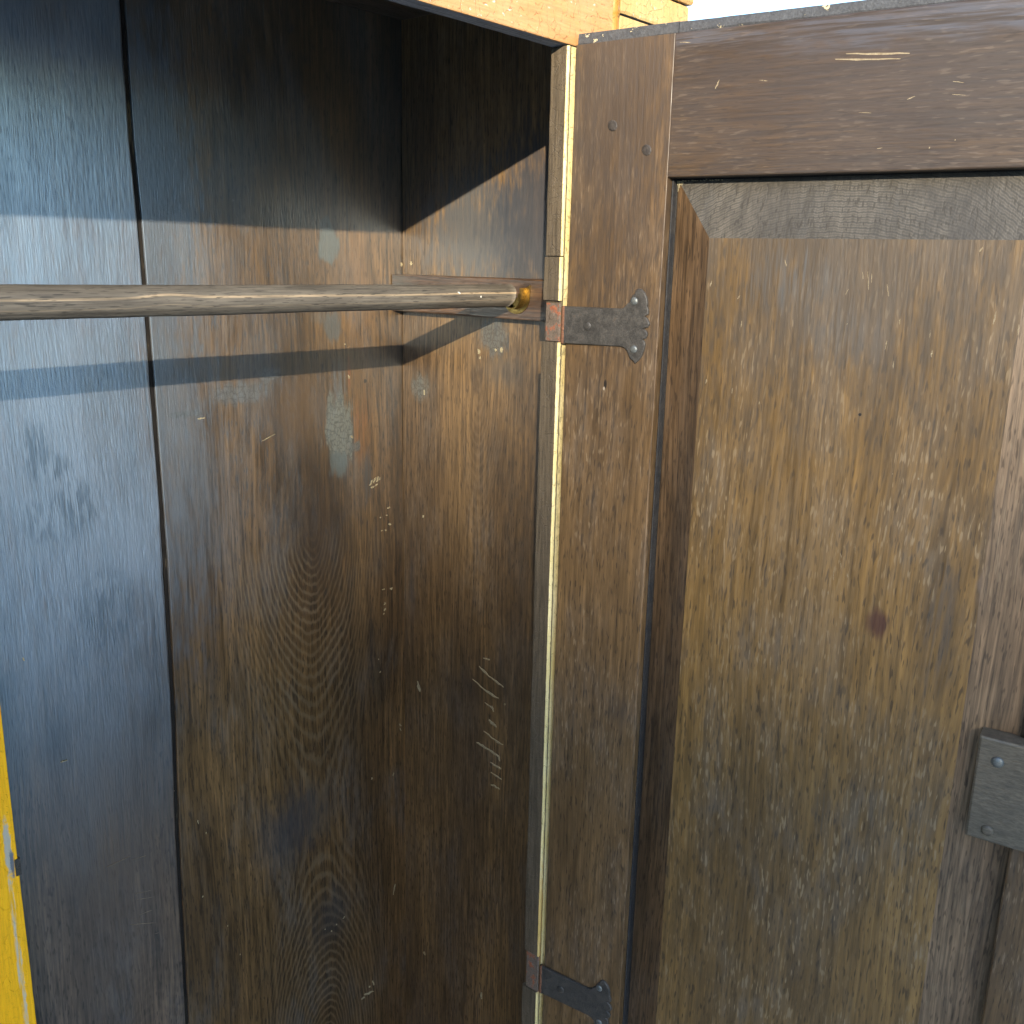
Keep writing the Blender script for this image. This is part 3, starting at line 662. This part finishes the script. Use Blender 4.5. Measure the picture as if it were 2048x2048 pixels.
def joint(z):
    for (z0, x0), (z1, x1) in zip(JOINT, JOINT[1:]):
        if z <= z1:
            return x0 + (x1 - x0) * (z - z0) / (z1 - z0)
    return JOINT[-1][1]


def shear(end, bow=0.0, seed=1):
    r = random.Random(seed)
    f, g = wob0(r), wob0(r)

    def w(x, y, z):
        if end == 'left':                   # the left edge follows the joint
            u = min(1, max(0, (x + 0.4150) / 0.4150))
            x2 = x + (joint(z) + 0.415) * (1 - u)
            uu = u
        else:                               # the right edge follows the joint
            u = min(1, max(0, (x + 0.72) / 0.30))
            x2 = x + (joint(z) + 0.42) * u
            uu = u
        return (x2, y + bow * 4 * uu * (1 - uu) + 0.0007 * g(z * 0.3 + uu), z)
    return w


TOPZ = zt(0.35)
p2 = board('back_plank', (-0.4150, 0.020, D, D + 0.018, -0.08, TOPZ), m_plank_right, ward, 'z', 90, 0.0008, 0.0002, 11, 10, shear('left', 0.0010, 5))
p1 = board('back_plank', (-0.7185, -0.4258, D + 0.0003, D + 0.018, -0.08, TOPZ), m_plank_left, ward, 'z', 90, 0.0020, 0.0002, 12, 10, shear('right', 0.0014, 6))
board('back_plank', (IL - 0.02, -1.1815, D, D + 0.018, -0.08, TOPZ), m_inner, ward, 'z', 20, 0.0016, 0.0002, 10)
p0 = board('back_plank', (-1.1795, -0.7192, D, D + 0.018, -0.08, TOPZ), m_inner, ward, 'z', 30, 0.0016, 0.0002, 13)
# tongue filling the open joint, coloured dark to give the gap its shade
tg = board('plank_tongue', (-0.4256, -0.4202, D + 0.0022, D + 0.014, -0.078, TOPZ - 0.002), m_gap, ward, 'z', 60, 0.0006, 0.0002, 14, 1, lambda x, y, z: (x + joint(z) + 0.42, y, z))
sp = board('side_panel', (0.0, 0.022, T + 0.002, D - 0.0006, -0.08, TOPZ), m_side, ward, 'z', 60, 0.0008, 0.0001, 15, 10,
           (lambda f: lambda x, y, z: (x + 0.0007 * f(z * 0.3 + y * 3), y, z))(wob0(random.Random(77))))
board('side_panel', (IL - 0.022, IL, T + 0.002, D - 0.0006, -0.08, TOPZ), m_inner, ward, 'z', 20, 0.0008, 0.0001, 16)
board('ceiling_board', (IL, -0.0005, T + 0.002, D - 0.001, TOPZ - 0.022, TOPZ - 0.002), m_ceiling, ward, 'x', 20, 0.001, 0.0001, 17)
board('floor_board', (IL, -0.0005, T + 0.002, D - 0.001, ZB - 0.03, ZB - 0.01), m_ceiling, ward, 'x', 20, 0.001, 0.0001, 18)
board('top_board', (IL - 0.045, 0.045, -0.012, D + 0.022, TOPZ + 0.002, TOPZ + 0.026), m_rail, ward, 'x', 20, 0.003, 0.0004, 19)

# front frame
board('top_rail', (XL - 0.08, XR + 0.0765, 0.0, T, ZR, TOPZ), m_rail, ward, 'x', 120, 0.0014, 0.0005, 21)
board('bottom_rail', (XL - 0.08, XR + 0.0765, 0.0, T, ZB - 0.12, ZB), m_rail, ward, 'x', 40, 0.0014, 0.0004, 22)
board('stile', (XR + 0.0034, XR + 0.0763, 0.0000, T - 0.0004, ZB + 0.001, ZR - 0.001), m_stile, ward, 'z', 80, 0.0012, 0.0003, 23)
HZ1 = (zt(-0.0845), zt(-0.0435))            # hinge mortises in the edge of the stile
HZ2 = (zt(-0.925), zt(-0.872))
for i, (za, zb, dx) in enumerate(((HZ1[1] + 0.003, ZR - 0.0012, 0.0), (HZ2[1] + 0.001, HZ1[0] - 0.001, -0.0006), (ZB + 0.001, HZ2[0] - 0.001, -0.001))):
    if i == 0:
        zc = zt(0.006)
        board('stile_edge_strip', (XR, XR + 0.0062, -0.0014, T, zc + 0.0006, zb), m_stile, ward, 'z', 60, 0.0011, 0.00045, 30)
        board('stile_edge_strip', (XR - 0.0012, XR + 0.0062, -0.0014, T + 0.0006, za, zc - 0.0006), m_stile, ward, 'z', 24, 0.0011, 0.0004, 31)
    else:
        board('stile_edge_strip', (XR + dx, XR + 0.0062, -0.0014, T + 0.0008 * i, za, zb), m_stile, ward, 'z', 120, 0.0011, 0.00055, 31 + i)
# corner post: bead, lower and upper block with a joint between
nb, ns = 40, 10
verts, faces = [], []
bz0, bz1 = -0.06, TOPZ - 0.001
zs = [bz0 + (zt(0.24) - bz0) * i / 20 for i in range(20)] + [zt(0.24) + (bz1 - zt(0.24)) * i / 44 for i in range(45)]
fb = wob1(random.Random(8))
for z in zs:
    r = 0.0066 + 0.0002 * fb(z) + 0.0012 * math.exp(-((z - zt(0.2625)) / 0.0022) ** 2) - 0.0006 * math.exp(-((z - zt(0.257)) / 0.002) ** 2)
    for i in range(ns + 1):
        t = pi * i / ns
        verts.append((-0.1056 - cos(t) * r, 0.0035 - sin(t) * r * 0.9, z))
w = ns + 1
for q in range(len(zs) - 1):
    for i in range(ns):
        faces.append([q * w + i, q * w + i + 1, (q + 1) * w + i + 1, (q + 1) * w + i])
faces.append([i for i in range(w)])
faces.append([(len(zs) - 1) * w + i for i in range(w)][::-1])
link('bead_moulding', verts, faces, m_bead, ward, smooth=True)
board('corner_post', (-0.0986, 0.0395, 0.0, 0.05, -0.08, zt(0.2598)), m_post, ward, 'z', 50, 0.0022, 0.0004, 41)
board('corner_block', (-0.0986, 0.0395, -0.0004, 0.05, zt(0.2618), zt(0.2945)), m_post, ward, 'x', 40, 0.0016, 0.0003, 42)
board('corner_post', (IL - 0.0395, XL - 0.1, 0.0, 0.05, -0.08, zt(0.2945)), m_post, ward, 'z', 20, 0.002, 0.0004, 43)
board('stile', (XL - 0.0985, XL, 0.0, T, ZB + 0.001, ZR - 0.001), m_stile, ward, 'z', 60, 0.0011, 0.00045, 44)
# left stile's yellow edge, built low and set back so sun passes
PX, PY, PT = -0.6455, 0.424, 0.985
board('stile_batten', (PX - 0.075, PX, PY, D - 0.0015, ZB - 0.009, PT), m_jamb, ward, 'z', 160, 0.0011, 0.00045, 45)
# cornice moulding on the corner, cut to a profile
prof = [(0.03, 0.2955), (-0.0025, 0.2955), (-0.0045, 0.2985), (-0.0050, 0.303), (-0.0075, 0.309), (-0.0115, 0.318), (-0.0125, 0.330), (-0.0125, 0.3495), (0.03, 0.3495)]
verts = [(x, y, zt(z)) for x in (IL - 0.042, 0.0425) for (y, z) in prof]
n = len(prof)
faces = [[i, i + 1, n + i + 1, n + i] for i in range(n - 1)] + [list(range(n))[::-1], [n + i for i in range(n)]]
# (the moulding stands on the corner posts; the rail runs up behind it)
verts = [(x, y, z) for (x, y, z) in verts]
link('cornice_moulding', [(max(v[0], -0.0984) if v[0] < -0.05 else v[0], v[1], v[2]) for v in verts], faces, m_post, ward)
# feet
for fx in (IL - 0.03, -0.05):
    for fy in (0.002, D - 0.045):
        board('foot', (fx, fx + 0.08, fy, fy + 0.05, -LIFT, -0.06), m_inner, ward, 'z', 4, 0.003, 0.0004, 50)

# iron catch let into the edge of the batten
plate('catch_plate', [(-0.6500, 0.733), (-0.6438, 0.733), (-0.6438, 0.755), (-0.6500, 0.755)], PY - 0.0012, PY + 0.012, m_steel, ward, 0.0005,
      lambda v, f: dome(v, f, (-0.6472, PY - 0.0010, 0.7445), 0.0018, 0.0008))

# cleat and hanging rod
board('cleat', (-0.0217, -0.0004, T + 0.004, D - 0.0012, zt(-0.0762), zt(-0.0228)), m_cleat, ward, 'y', 40, 0.0012, 0.0003, 61)
RY, RZ, RR = 0.203, 1.4062, 0.0148
verts, faces = [], []
nx, ns = 160, 40
f1, f2, f3 = wob1(random.Random(2)), wob1(random.Random(5)), wob1(random.Random(9))
x0, x1 = IL + 0.024, -0.0405
for i in range(nx + 1):
    x = x0 + (x1 - x0) * i / nx
    kn = math.exp(-((x + 0.545) / 0.03) ** 2)
    for j in range(ns):
        t = 2 * pi * j / ns
        r = RR * (1 + 0.012 * f1(x * 0.6) + 0.014 * sin(2 * t + 1.0 + x) + 0.018 * cos(7 * t + 0.4) + 0.02 * kn * sin(t - 0.6))
        verts.append((x + (0.004 * sin(t) if i == nx else 0), RY + r * cos(t), RZ + r * sin(t) + 0.0006 * f2(x * 0.3)))
for i in range(nx):
    for j in range(ns):
        k2 = (j + 1) % ns
        faces.append([i * ns + j, i * ns + k2, (i + 1) * ns + k2, (i + 1) * ns + j])
faces.append(list(range(ns)))
faces.append([nx * ns + j for j in range(ns)][::-1])
rod = link('hanging_rod', verts, faces, m_rod, ward, smooth=True)
for p in rod.data.polygons[-2:]:
    p.use_smooth = False
chips('white_flecks', [(-0.1505, 0, -0.1465, -0.002, 0.0022), (-0.1100, -0.0062, -0.1085, -0.0066, 0.0022)],
      lambda a, g, hh: (a, RY - cos(math.asin((g + 0.0055) / RR)) * (RR + 0.0004 + hh), RZ + g + 0.0055), m_white, rod, 4, 0.0003, 0.0006)


def socket(xf):
    """open-topped brass cup screwed to the cleat, the rod's end lying in it"""
    verts, faces = [], []
    ri, ro, L = 0.0162, 0.0176, 0.0125
    path = []
    na = 20
    for i in range(na + 1):
        t = pi * (1.06 + 0.88 * i / na)
        path.append((cos(t), sin(t)))
    top = 0.010
    left = [(-1.0, top / ri * (1 - i / 4) + sin(pi * 1.06) * (i / 4)) for i in range(4)]
    right = [(1.0, sin(pi * 1.94) * (1 - i / 4) + top / ri * (i / 4)) for i in range(1, 5)]
    path = left + path + right
    m = len(path)
    for x in (xf - L, xf):
        for rr in (ri, ro):
            for q, (c, s_) in enumerate(path):
                flare = 1.0 if x == xf else 0.985
                verts.append((x - (0.0015 * s_ if x != xf else 0), RY + c * rr * flare, RZ - 0.0012 + s_ * rr * flare))
    ix = lambda a, b, q: (a * 2 + b) * m + q
    for q in range(m - 1):
        faces.append([ix(0, 0, q), ix(0, 0, q + 1), ix(1, 0, q + 1), ix(1, 0, q)])
        faces.append([ix(0, 1, q), ix(1, 1, q), ix(1, 1, q + 1), ix(0, 1, q + 1)])
        faces.append([ix(0, 0, q), ix(0, 1, q), ix(0, 1, q + 1), ix(0, 0, q + 1)])
    for q in (0, m - 1):
        faces.append([ix(0, 0, q), ix(1, 0, q), ix(1, 1, q), ix(0, 1, q)])
    # flange against the cleat
    b = len(verts)
    for x in (xf - 0.0014, xf):
        for rr in (ri * 0.2, ro + 0.0062):
            for (c, s_) in path:
                verts.append((x, RY + c * rr, RZ - 0.0012 + s_ * rr))
    ij = lambda a, bb, q: b + (a * 2 + bb) * m + q
    for q in range(m - 1):
        faces.append([ij(0, 0, q), ij(0, 0, q + 1), ij(0, 1, q + 1), ij(0, 1, q)])
        faces.append([ij(0, 1, q), ij(0, 1, q + 1), ij(1, 1, q + 1), ij(1, 1, q)])
    for q in (0, m - 1):
        faces.append([ij(0, 0, q), ij(0, 1, q), ij(1, 1, q), ij(1, 0, q)])
    return link('rod_socket', verts, faces, m_brass, ward, smooth=False)


socket(-0.0222)

# ------------------------------------------------------------------ the door (local x runs from the hinges to the free edge, local y outwards)
PHI = 1.6867895
door = empty('door', (-0.18336, -0.0050, 0.0), math.atan2(-sin(PHI), -cos(PHI)), ward)
WS, WT, DT = 0.11257, zt(0.0839), zt(0.2163)
DB, DW = zt(-1.389), 0.612
U1, F0, F1 = 0.5031, 0.1607, 0.4473
FT = zt(0.0263)
TH = 0.031


def stile_warp(f):
    return lambda x, y, z: (x, y, z)


s1 = board('hinge_stile', (0.0, WS, 0.0, TH, DB, DT), m_dstile, door, 'z', 140, 0.0008, 0.0003, 71, 2)
# worn chamfer along the hinge edge is part of the same board
for v in s1.data.vertices:
    if v.co.x < 0.0025 and v.co.y < 0.01:
        v.co.y += 0.0028
board('lock_stile', (U1, DW, 0.0, TH, DB, DT), m_dstile, door, 'z', 60, 0.0016, 0.0003, 72, 2)
board('door_rail', (WS + 0.0006, U1 - 0.0006, 0.0004, TH, WT, DT), m_drail, door, 'x', 80, 0.0014, 0.0004, 73, 2)
board('door_rail', (WS + 0.0006, U1 - 0.0006, 0.0004, TH, DB, DB + 0.14), m_drail, door, 'x', 30, 0.0014, 0.0003, 74, 2)
# rebated lip along the top
board('door_lip', (0.0008, WS + 0.0004, 0.0058, TH + 0.001, DT + 0.0004, zt(0.2275)), m_lip, door, 'x', 60, 0.0012, 0.0007, 75)
board('door_lip', (WS + 0.0010, DW, 0.0058, TH + 0.001, DT + 0.0004, zt(0.2272)), m_lip, door, 'x', 160, 0.0012, 0.0008, 76)
# raised panel: flat field, four long bevels running back into the groove
pz0, pz1 = DB + 0.14, WT
bd, bf = 0.0195, 0.0030
gx0, gx1, gz0, gz1 = WS + 0.0035, U1 - 0.0008, pz0 + 0.0008, pz1 - 0.0012
fz0 = pz0 + 0.0576
us = [gx0] + [gx0 + (F0 - gx0) * i / 6 for i in range(1, 6)] + [F0 + (F1 - F0) * i / 24 for i in range(25)] + [F1 + (gx1 - F1) * i / 6 for i in range(1, 6)] + [gx1]
vs = [gz0] + [gz0 + (fz0 - gz0) * i / 6 for i in range(1, 6)] + [fz0 + (FT - fz0) * i / 50 for i in range(51)] + [FT + (gz1 - FT) * i / 6 for i in range(1, 6)] + [gz1]
fa, fb2 = wob1(random.Random(31)), wob1(random.Random(32))
verts, faces = [], []
for z in vs:
    for u in us:
        def ramp(a, lo, hi):
            return min(1.0, max(0.0, (a - lo) / (hi - lo)))
        ku = min(ramp(u, gx0, F0), ramp(-u, -gx1, -F1))
        kz = min(ramp(z, gz0, fz0), ramp(-z, -gz1, -FT))
        kk = min(ku, kz)
        y = bd + (bf - bd) * kk + 0.0004 * fa(z * 0.4 + u) * kk
        verts.append((u, y, z))
W = len(us)
for q in range(len(vs) - 1):
    for i in range(W - 1):
        # split the mitred corners along the diagonal
        a, b, c, d = q * W + i, q * W + i + 1, (q + 1) * W + i + 1, (q + 1) * W + i
        um, zm = (us[i] + us[i + 1]) / 2, (vs[q] + vs[q + 1]) / 2
        if (um < F0 or um > F1) and (zm < fz0 or zm > FT):
            if (um < F0) == (zm < fz0):
                faces += [[a, b, c], [a, c, d]]
            else:
                faces += [[a, b, d], [b, c, d]]
        else:
            faces.append([a, b, c, d])
BEV = dict(haze=0.2, rough=0.48, spec=0.35, coat=0.0)
m_bev_top = wood('oak_bevel_endgrain', 'xzy', (0.066, 0.058, 0.046), (0.088, 0.077, 0.060), seed=2.0, fleck=0.1, streak_amt=0.2, lines=0.0, pale=(0.17, 0.16, 0.135),
    ring=dict(a0=0.285, g0=1.30, period=40.0, amp=14.0, gap=0.0052, r0=9.0, r1=10.0, amt=0.9, sway=0.02, rag=1.1, col=(0.036, 0.032, 0.026)), haze_col=(0.085, 0.085, 0.085), **BEV)
m_bev_left = wood('oak_bevel_reddish', 'xzy', (0.070, 0.042, 0.021), (0.110, 0.064, 0.030), seed=8.2, fleck=0.15, haze_col=(0.06, 0.055, 0.05), **BEV)
m_bev_right = wood('oak_bevel_pale', 'xzy', (0.108, 0.070, 0.040), (0.140, 0.092, 0.052), seed=4.9, fleck=0.3, haze_col=(0.085, 0.072, 0.058), **BEV)
panel = link('door_panel', verts, faces, m_panel, door, mats=[m_panel, m_bev_top, m_bev_left, m_bev_right])
for p in panel.data.polygons:
    c = p.center
    ku = min(1.0, (c.x - gx0) / (F0 - gx0), (gx1 - c.x) / (gx1 - F1))
    kz = min(1.0, (c.z - gz0) / (fz0 - gz0), (gz1 - c.z) / (gz1 - FT))
    if min(ku, kz) > 0.999:
        continue
    p.material_index = (1 if c.z > 0.8 else 0) if kz < ku else (2 if c.x < 0.3 else 3)
# corners: lay the bevels over straight mitres
for v in panel.data.vertices:
    pass
# groove round the panel and the outside of the door
board('panel_groove', (WS - 0.002, U1 + 0.002, bd + 0.0015, TH - 0.004, pz0 - 0.002, pz1 + 0.002), m_dark, door, 'z', 4, 0.0005, 0.0, 77)
board('groove_lining', (WS + 0.0003, WS + 0.0022, 0.0100, bd, pz0 + 0.001, pz1 - 0.001), m_dark, door, 'z', 40, 0.0005, 0.0003, 79)
board('outer_panel', (0.03, DW - 0.03, TH + 0.0006, TH + 0.006, DB + 0.04, DT - 0.04), m_bead2, door, 'z', 10, 0.003, 0.0003, 78)
# pegs of the tenon
for i, (u, z) in enumerate(((0.0481, 1.5861), (0.0881, 1.5609))):
    verts, faces = [], []
    dome(verts, faces, (u, 0.0002, z), 0.0052, 0.0007, (0, -1, 0), 9, squash=1.15)
    link('peg', verts, faces, m_peg, door)
chips('paint_flecks', [(a, b, c, d, w * (1.5 if i < 2 else 0.9)) for i, (a, b, c, d, w) in enumerate(MARKS['door_rail'])], lambda a, g, hh: (a, 0.0004 - hh, g), m_cream2, door, 21, 0.0002)
chips('paint_flecks', [(a, b, c, d, w * 0.7) for a, b, c, d, w in MARKS['door_panel']], lambda a, g, hh: (a, bf - hh, g), m_cream2, door, 22, 0.0004, 0.0006)
# splintered old paint in the corner of the groove
rng = random.Random(41)
sl = []
for i in range(9):
    u = WS + 0.0030 + i * 0.0011
    z = pz1 - 0.0015 - 0.0002 * i
    sl.append((u, z, u + rng.uniform(-0.0004, 0.0004), z - rng.uniform(0.002, 0.013) * max(0.15, 1 - i / 8), 0.0011))
for i in range(14):
    u = WS + 0.008 + i * 0.0032
    sl.append((u, pz1 - 0.0016, u + rng.uniform(0.001, 0.003), pz1 - 0.0018 - rng.uniform(0, 0.0006), 0.0010))


def on_bevel(a, g, hh):
    ku = min(1, max(0, (a - gx0) / (F0 - gx0)))
    kz = min(1, max(0, (gz1 - g) / (gz1 - FT)))
    return (a, bd + (bf - bd) * min(ku, kz) - hh, g)


chips('paint_splinters', sl, on_bevel, m_cream, door, 42, 0.0010, 0.0010)

# lock case, on the free edge, bridging the groove
verts, faces = [], []
la, lb, lz0, lz1, ly = 0.4655, DW - 0.002, zt(-0.5150), zt(-0.4120), -0.0125
lk = [(0.0, 1.0), (0.25, 0.30), (1.0, 0.0)]
bev = 0.0022
prof = [(la, 0.0155), (la, ly + bev), (la + bev * 0.3, ly + bev * 0.3), (la + bev, ly)]
zl = [lz0, lz0 + 0.0005, lz0 + bev] + [lz0 + bev + (lz1 - lz0 - 2 * bev) * i / 6 for i in range(1, 6)] + [lz1 - bev, lz1 - 0.0005, lz1]
ul = [la, la + 0.0005, la + bev] + [la + bev + (lb - la - 2 * bev) * i / 6 for i in range(1, 6)] + [lb - bev, lb - 0.0005, lb]
for z in zl:
    for u in ul:
        e = 0.0
        for a_, lo, hi in ((u, la, lb), (z, lz0, lz1)):
            dd_ = min(a_ - lo, hi - a_)
            if dd_ < bev:
                e = max(e, bev - math.sqrt(max(0, bev * bev - (bev - dd_) ** 2)))
        verts.append((u, ly + e, z))
W2 = len(ul)
for q in range(len(zl) - 1):
    for i in range(W2 - 1):
        faces.append([q * W2 + i, q * W2 + i + 1, (q + 1) * W2 + i + 1, (q + 1) * W2 + i])
per = [i for i in range(W2)] + [q * W2 + W2 - 1 for q in range(1, len(zl))] + [(len(zl) - 1) * W2 + i for i in range(W2 - 2, -1, -1)] + [q * W2 for q in range(len(zl) - 2, 0, -1)]
base = len(verts)
for i in per:
    verts.append((verts[i][0], 0.0008 if verts[i][0] > U1 else 0.0090, verts[i][2]))
for i in range(len(per)):
    j = (i + 1) % len(per)
    faces.append([per[i], base + i, base + j, per[j]])
lock = link('lock_case', verts, faces, m_lock, door)
v2, f2_ = [], []
dome(v2, f2_, (0.4835, ly, zt(-0.4335)), 0.0055, 0.0030, (0, -1, 0), 14)
link('lock_screw', v2, f2_, m_screw, door, smooth=True)
v2, f2_ = [], []
dome(v2, f2_, (0.4835, ly, zt(-0.5035)), 0.0055, 0.0022, (0, -1, 0), 14)
link('lock_screw', v2, f2_, m_lock, door, smooth=True)

# hinges: a strap leaf on the door, a narrow leaf let into the stile, the knuckle between
LEAF = [(-0.0005, -0.0462), (0.0690, -0.0458), (0.0735, -0.0440), (0.0760, -0.0405), (0.0790, -0.0385), (0.0800, -0.0350), (0.0818, -0.0318), (0.0845, -0.0300), (0.0850, -0.0268),
        (0.0880, -0.0247), (0.0915, -0.0252), (0.0955, -0.0285), (0.0982, -0.0335), (0.0995, -0.0390), (0.0992, -0.0425), (0.1008, -0.0455), (0.1010, -0.0500), (0.0985, -0.0520),
        (0.0968, -0.0525), (0.1000, -0.0545), (0.1022, -0.0580), (0.1030, -0.0605), (0.1015, -0.0635), (0.0975, -0.0650), (0.0965, -0.0655), (0.0995, -0.0670), (0.1012, -0.0700),
        (0.1008, -0.0730), (0.0990, -0.0755), (0.0960, -0.0762), (0.0985, -0.0785), (0.0992, -0.0820), (0.0980, -0.0880), (0.0955, -0.0945), (0.0920, -0.0990), (0.0888, -0.1019),
        (0.0862, -0.0990), (0.0835, -0.0975), (0.0815, -0.0955), (0.0800, -0.0920), (0.0780, -0.0885), (0.0750, -0.0862), (0.0700, -0.0852), (-0.0005, -0.0862)]


def hinge(dz, label, tilt=0.0):
    hg = empty('hinge', (0, 0, 0), 0.0, ward)
    hg.location = door.location
    hg.rotation_euler = door.rotation_euler
    hg['label'] = label
    poly = [(u, zt(z + dz - tilt * u)) for (u, z) in LEAF]
    plate('door_leaf', poly, -0.0030, 0.0006, m_steel, hg, 0.0009)
    for (u, z, r, hh) in ((0.0295, -0.0661, 0.0048, 0.0011), (0.0845, -0.0375, 0.0042, 0.0016), (0.0868, -0.0869, 0.0042, 0.0016)):
        v, f = [], []
        dome(v, f, (u, -0.0029, zt(z + dz)), r, hh, (0, -1, 0), 14)
        link('screw', v, f, m_screw if r < 0.0045 else m_steel, hg, smooth=True)
    # knuckle
    v, f = [], []
    zz = [zt(-0.0865 + dz) + 0.0403 * i / 24 for i in range(25)]
    for z in zz:
        for j in range(14):
            t = 2 * pi * j / 14
            gap_ = 0.0004 if abs((z - zz[0]) / 0.0403 * 3 % 1) < 0.05 else 0.0
            v.append((-0.0012 + cos(t) * (0.0030 - gap_), -0.0006 + sin(t) * (0.0030 - gap_), z))
    for q in range(24):
        for j in range(14):
            k2 = (j + 1) % 14
            f.append([q * 14 + j, q * 14 + k2, (q + 1) * 14 + k2, (q + 1) * 14 + j])
    f.append(list(range(14))[::-1])
    f.append([24 * 14 + j for j in range(14)])
    link('knuckle', v, f, m_rust2, hg, smooth=True)
    return hg


hinge(0.0, 'upper iron strap hinge with a scalloped end')
hinge(-0.8395, 'lower iron strap hinge with a scalloped end')
# the leaves in the stile lie in the mortises between the edge strips
for (za, zb) in (HZ1, HZ2):
    o = board('hinge_stile_leaf', (XR + 0.0004, XR + 0.0033, -0.0012, T - 0.0032, za, zb), m_rust, ward, 'z', 16, 0.0009, 0.0003, 81)
    v, f = [], []
    dome(v, f, (XR + 0.0005, 0.0100, za + (zb - za) * 0.66), 0.0030, 0.0007, (-1, 0, 0), 12, squash=1.5)
    link('hinge_stile_screw', v, f, m_rust, ward, smooth=True)

# flecks and scrapes inside
chips('paint_flecks', MARKS['plank'], lambda a, g, hh: (a, D + 0.0006 - hh, g), m_cream, p2, 23, 0.0009, 0.0012)
chips('paint_flecks', MARKS['plank_left'], lambda a, g, hh: (a, D + 0.0006 - hh, g), m_cream, p1, 24, 0.0009, 0.0015)
chips('scratches', MARKS['plank_left_scratch'], lambda a, g, hh: (a, D + 0.0012 - hh, g), m_scrape, p1, 25, 0.0006, 0.0015)
chips('scrapes', [(a, b, c, d, w * 1.7) for a, b, c, d, w in MARKS['side']], lambda a, g, hh: (-hh, a, g), m_cream, sp, 26, 0.0006, 0.0012)

# ------------------------------------------------------------------ the left-hand door, swung right back against the front
ldoor = empty('door', (XL + 0.004, -0.008, 0.0), pi, ward)
for nm, bx_, mt, ax in (('hinge_stile', (0.0, WS, 0.0, TH, DB, DT), m_dstile, 'z'), ('lock_stile', (U1, DW, 0.0, TH, DB, DT), m_dstile, 'z'),
                        ('door_rail', (WS + 0.0006, U1 - 0.0006, 0.0004, TH, WT, DT), m_drail, 'x'), ('door_rail', (WS + 0.0006, U1 - 0.0006, 0.0004, TH, DB, DB + 0.14), m_drail, 'x')):
    board(nm, tuple(bx_), mt, ldoor, ax, 20, 0.0016, 0.0003, 90)
ldoor.rotation_euler = (0, 0, pi + R(6))
lp = panel.copy()
scene.collection.objects.link(lp)
lp.parent = ldoor
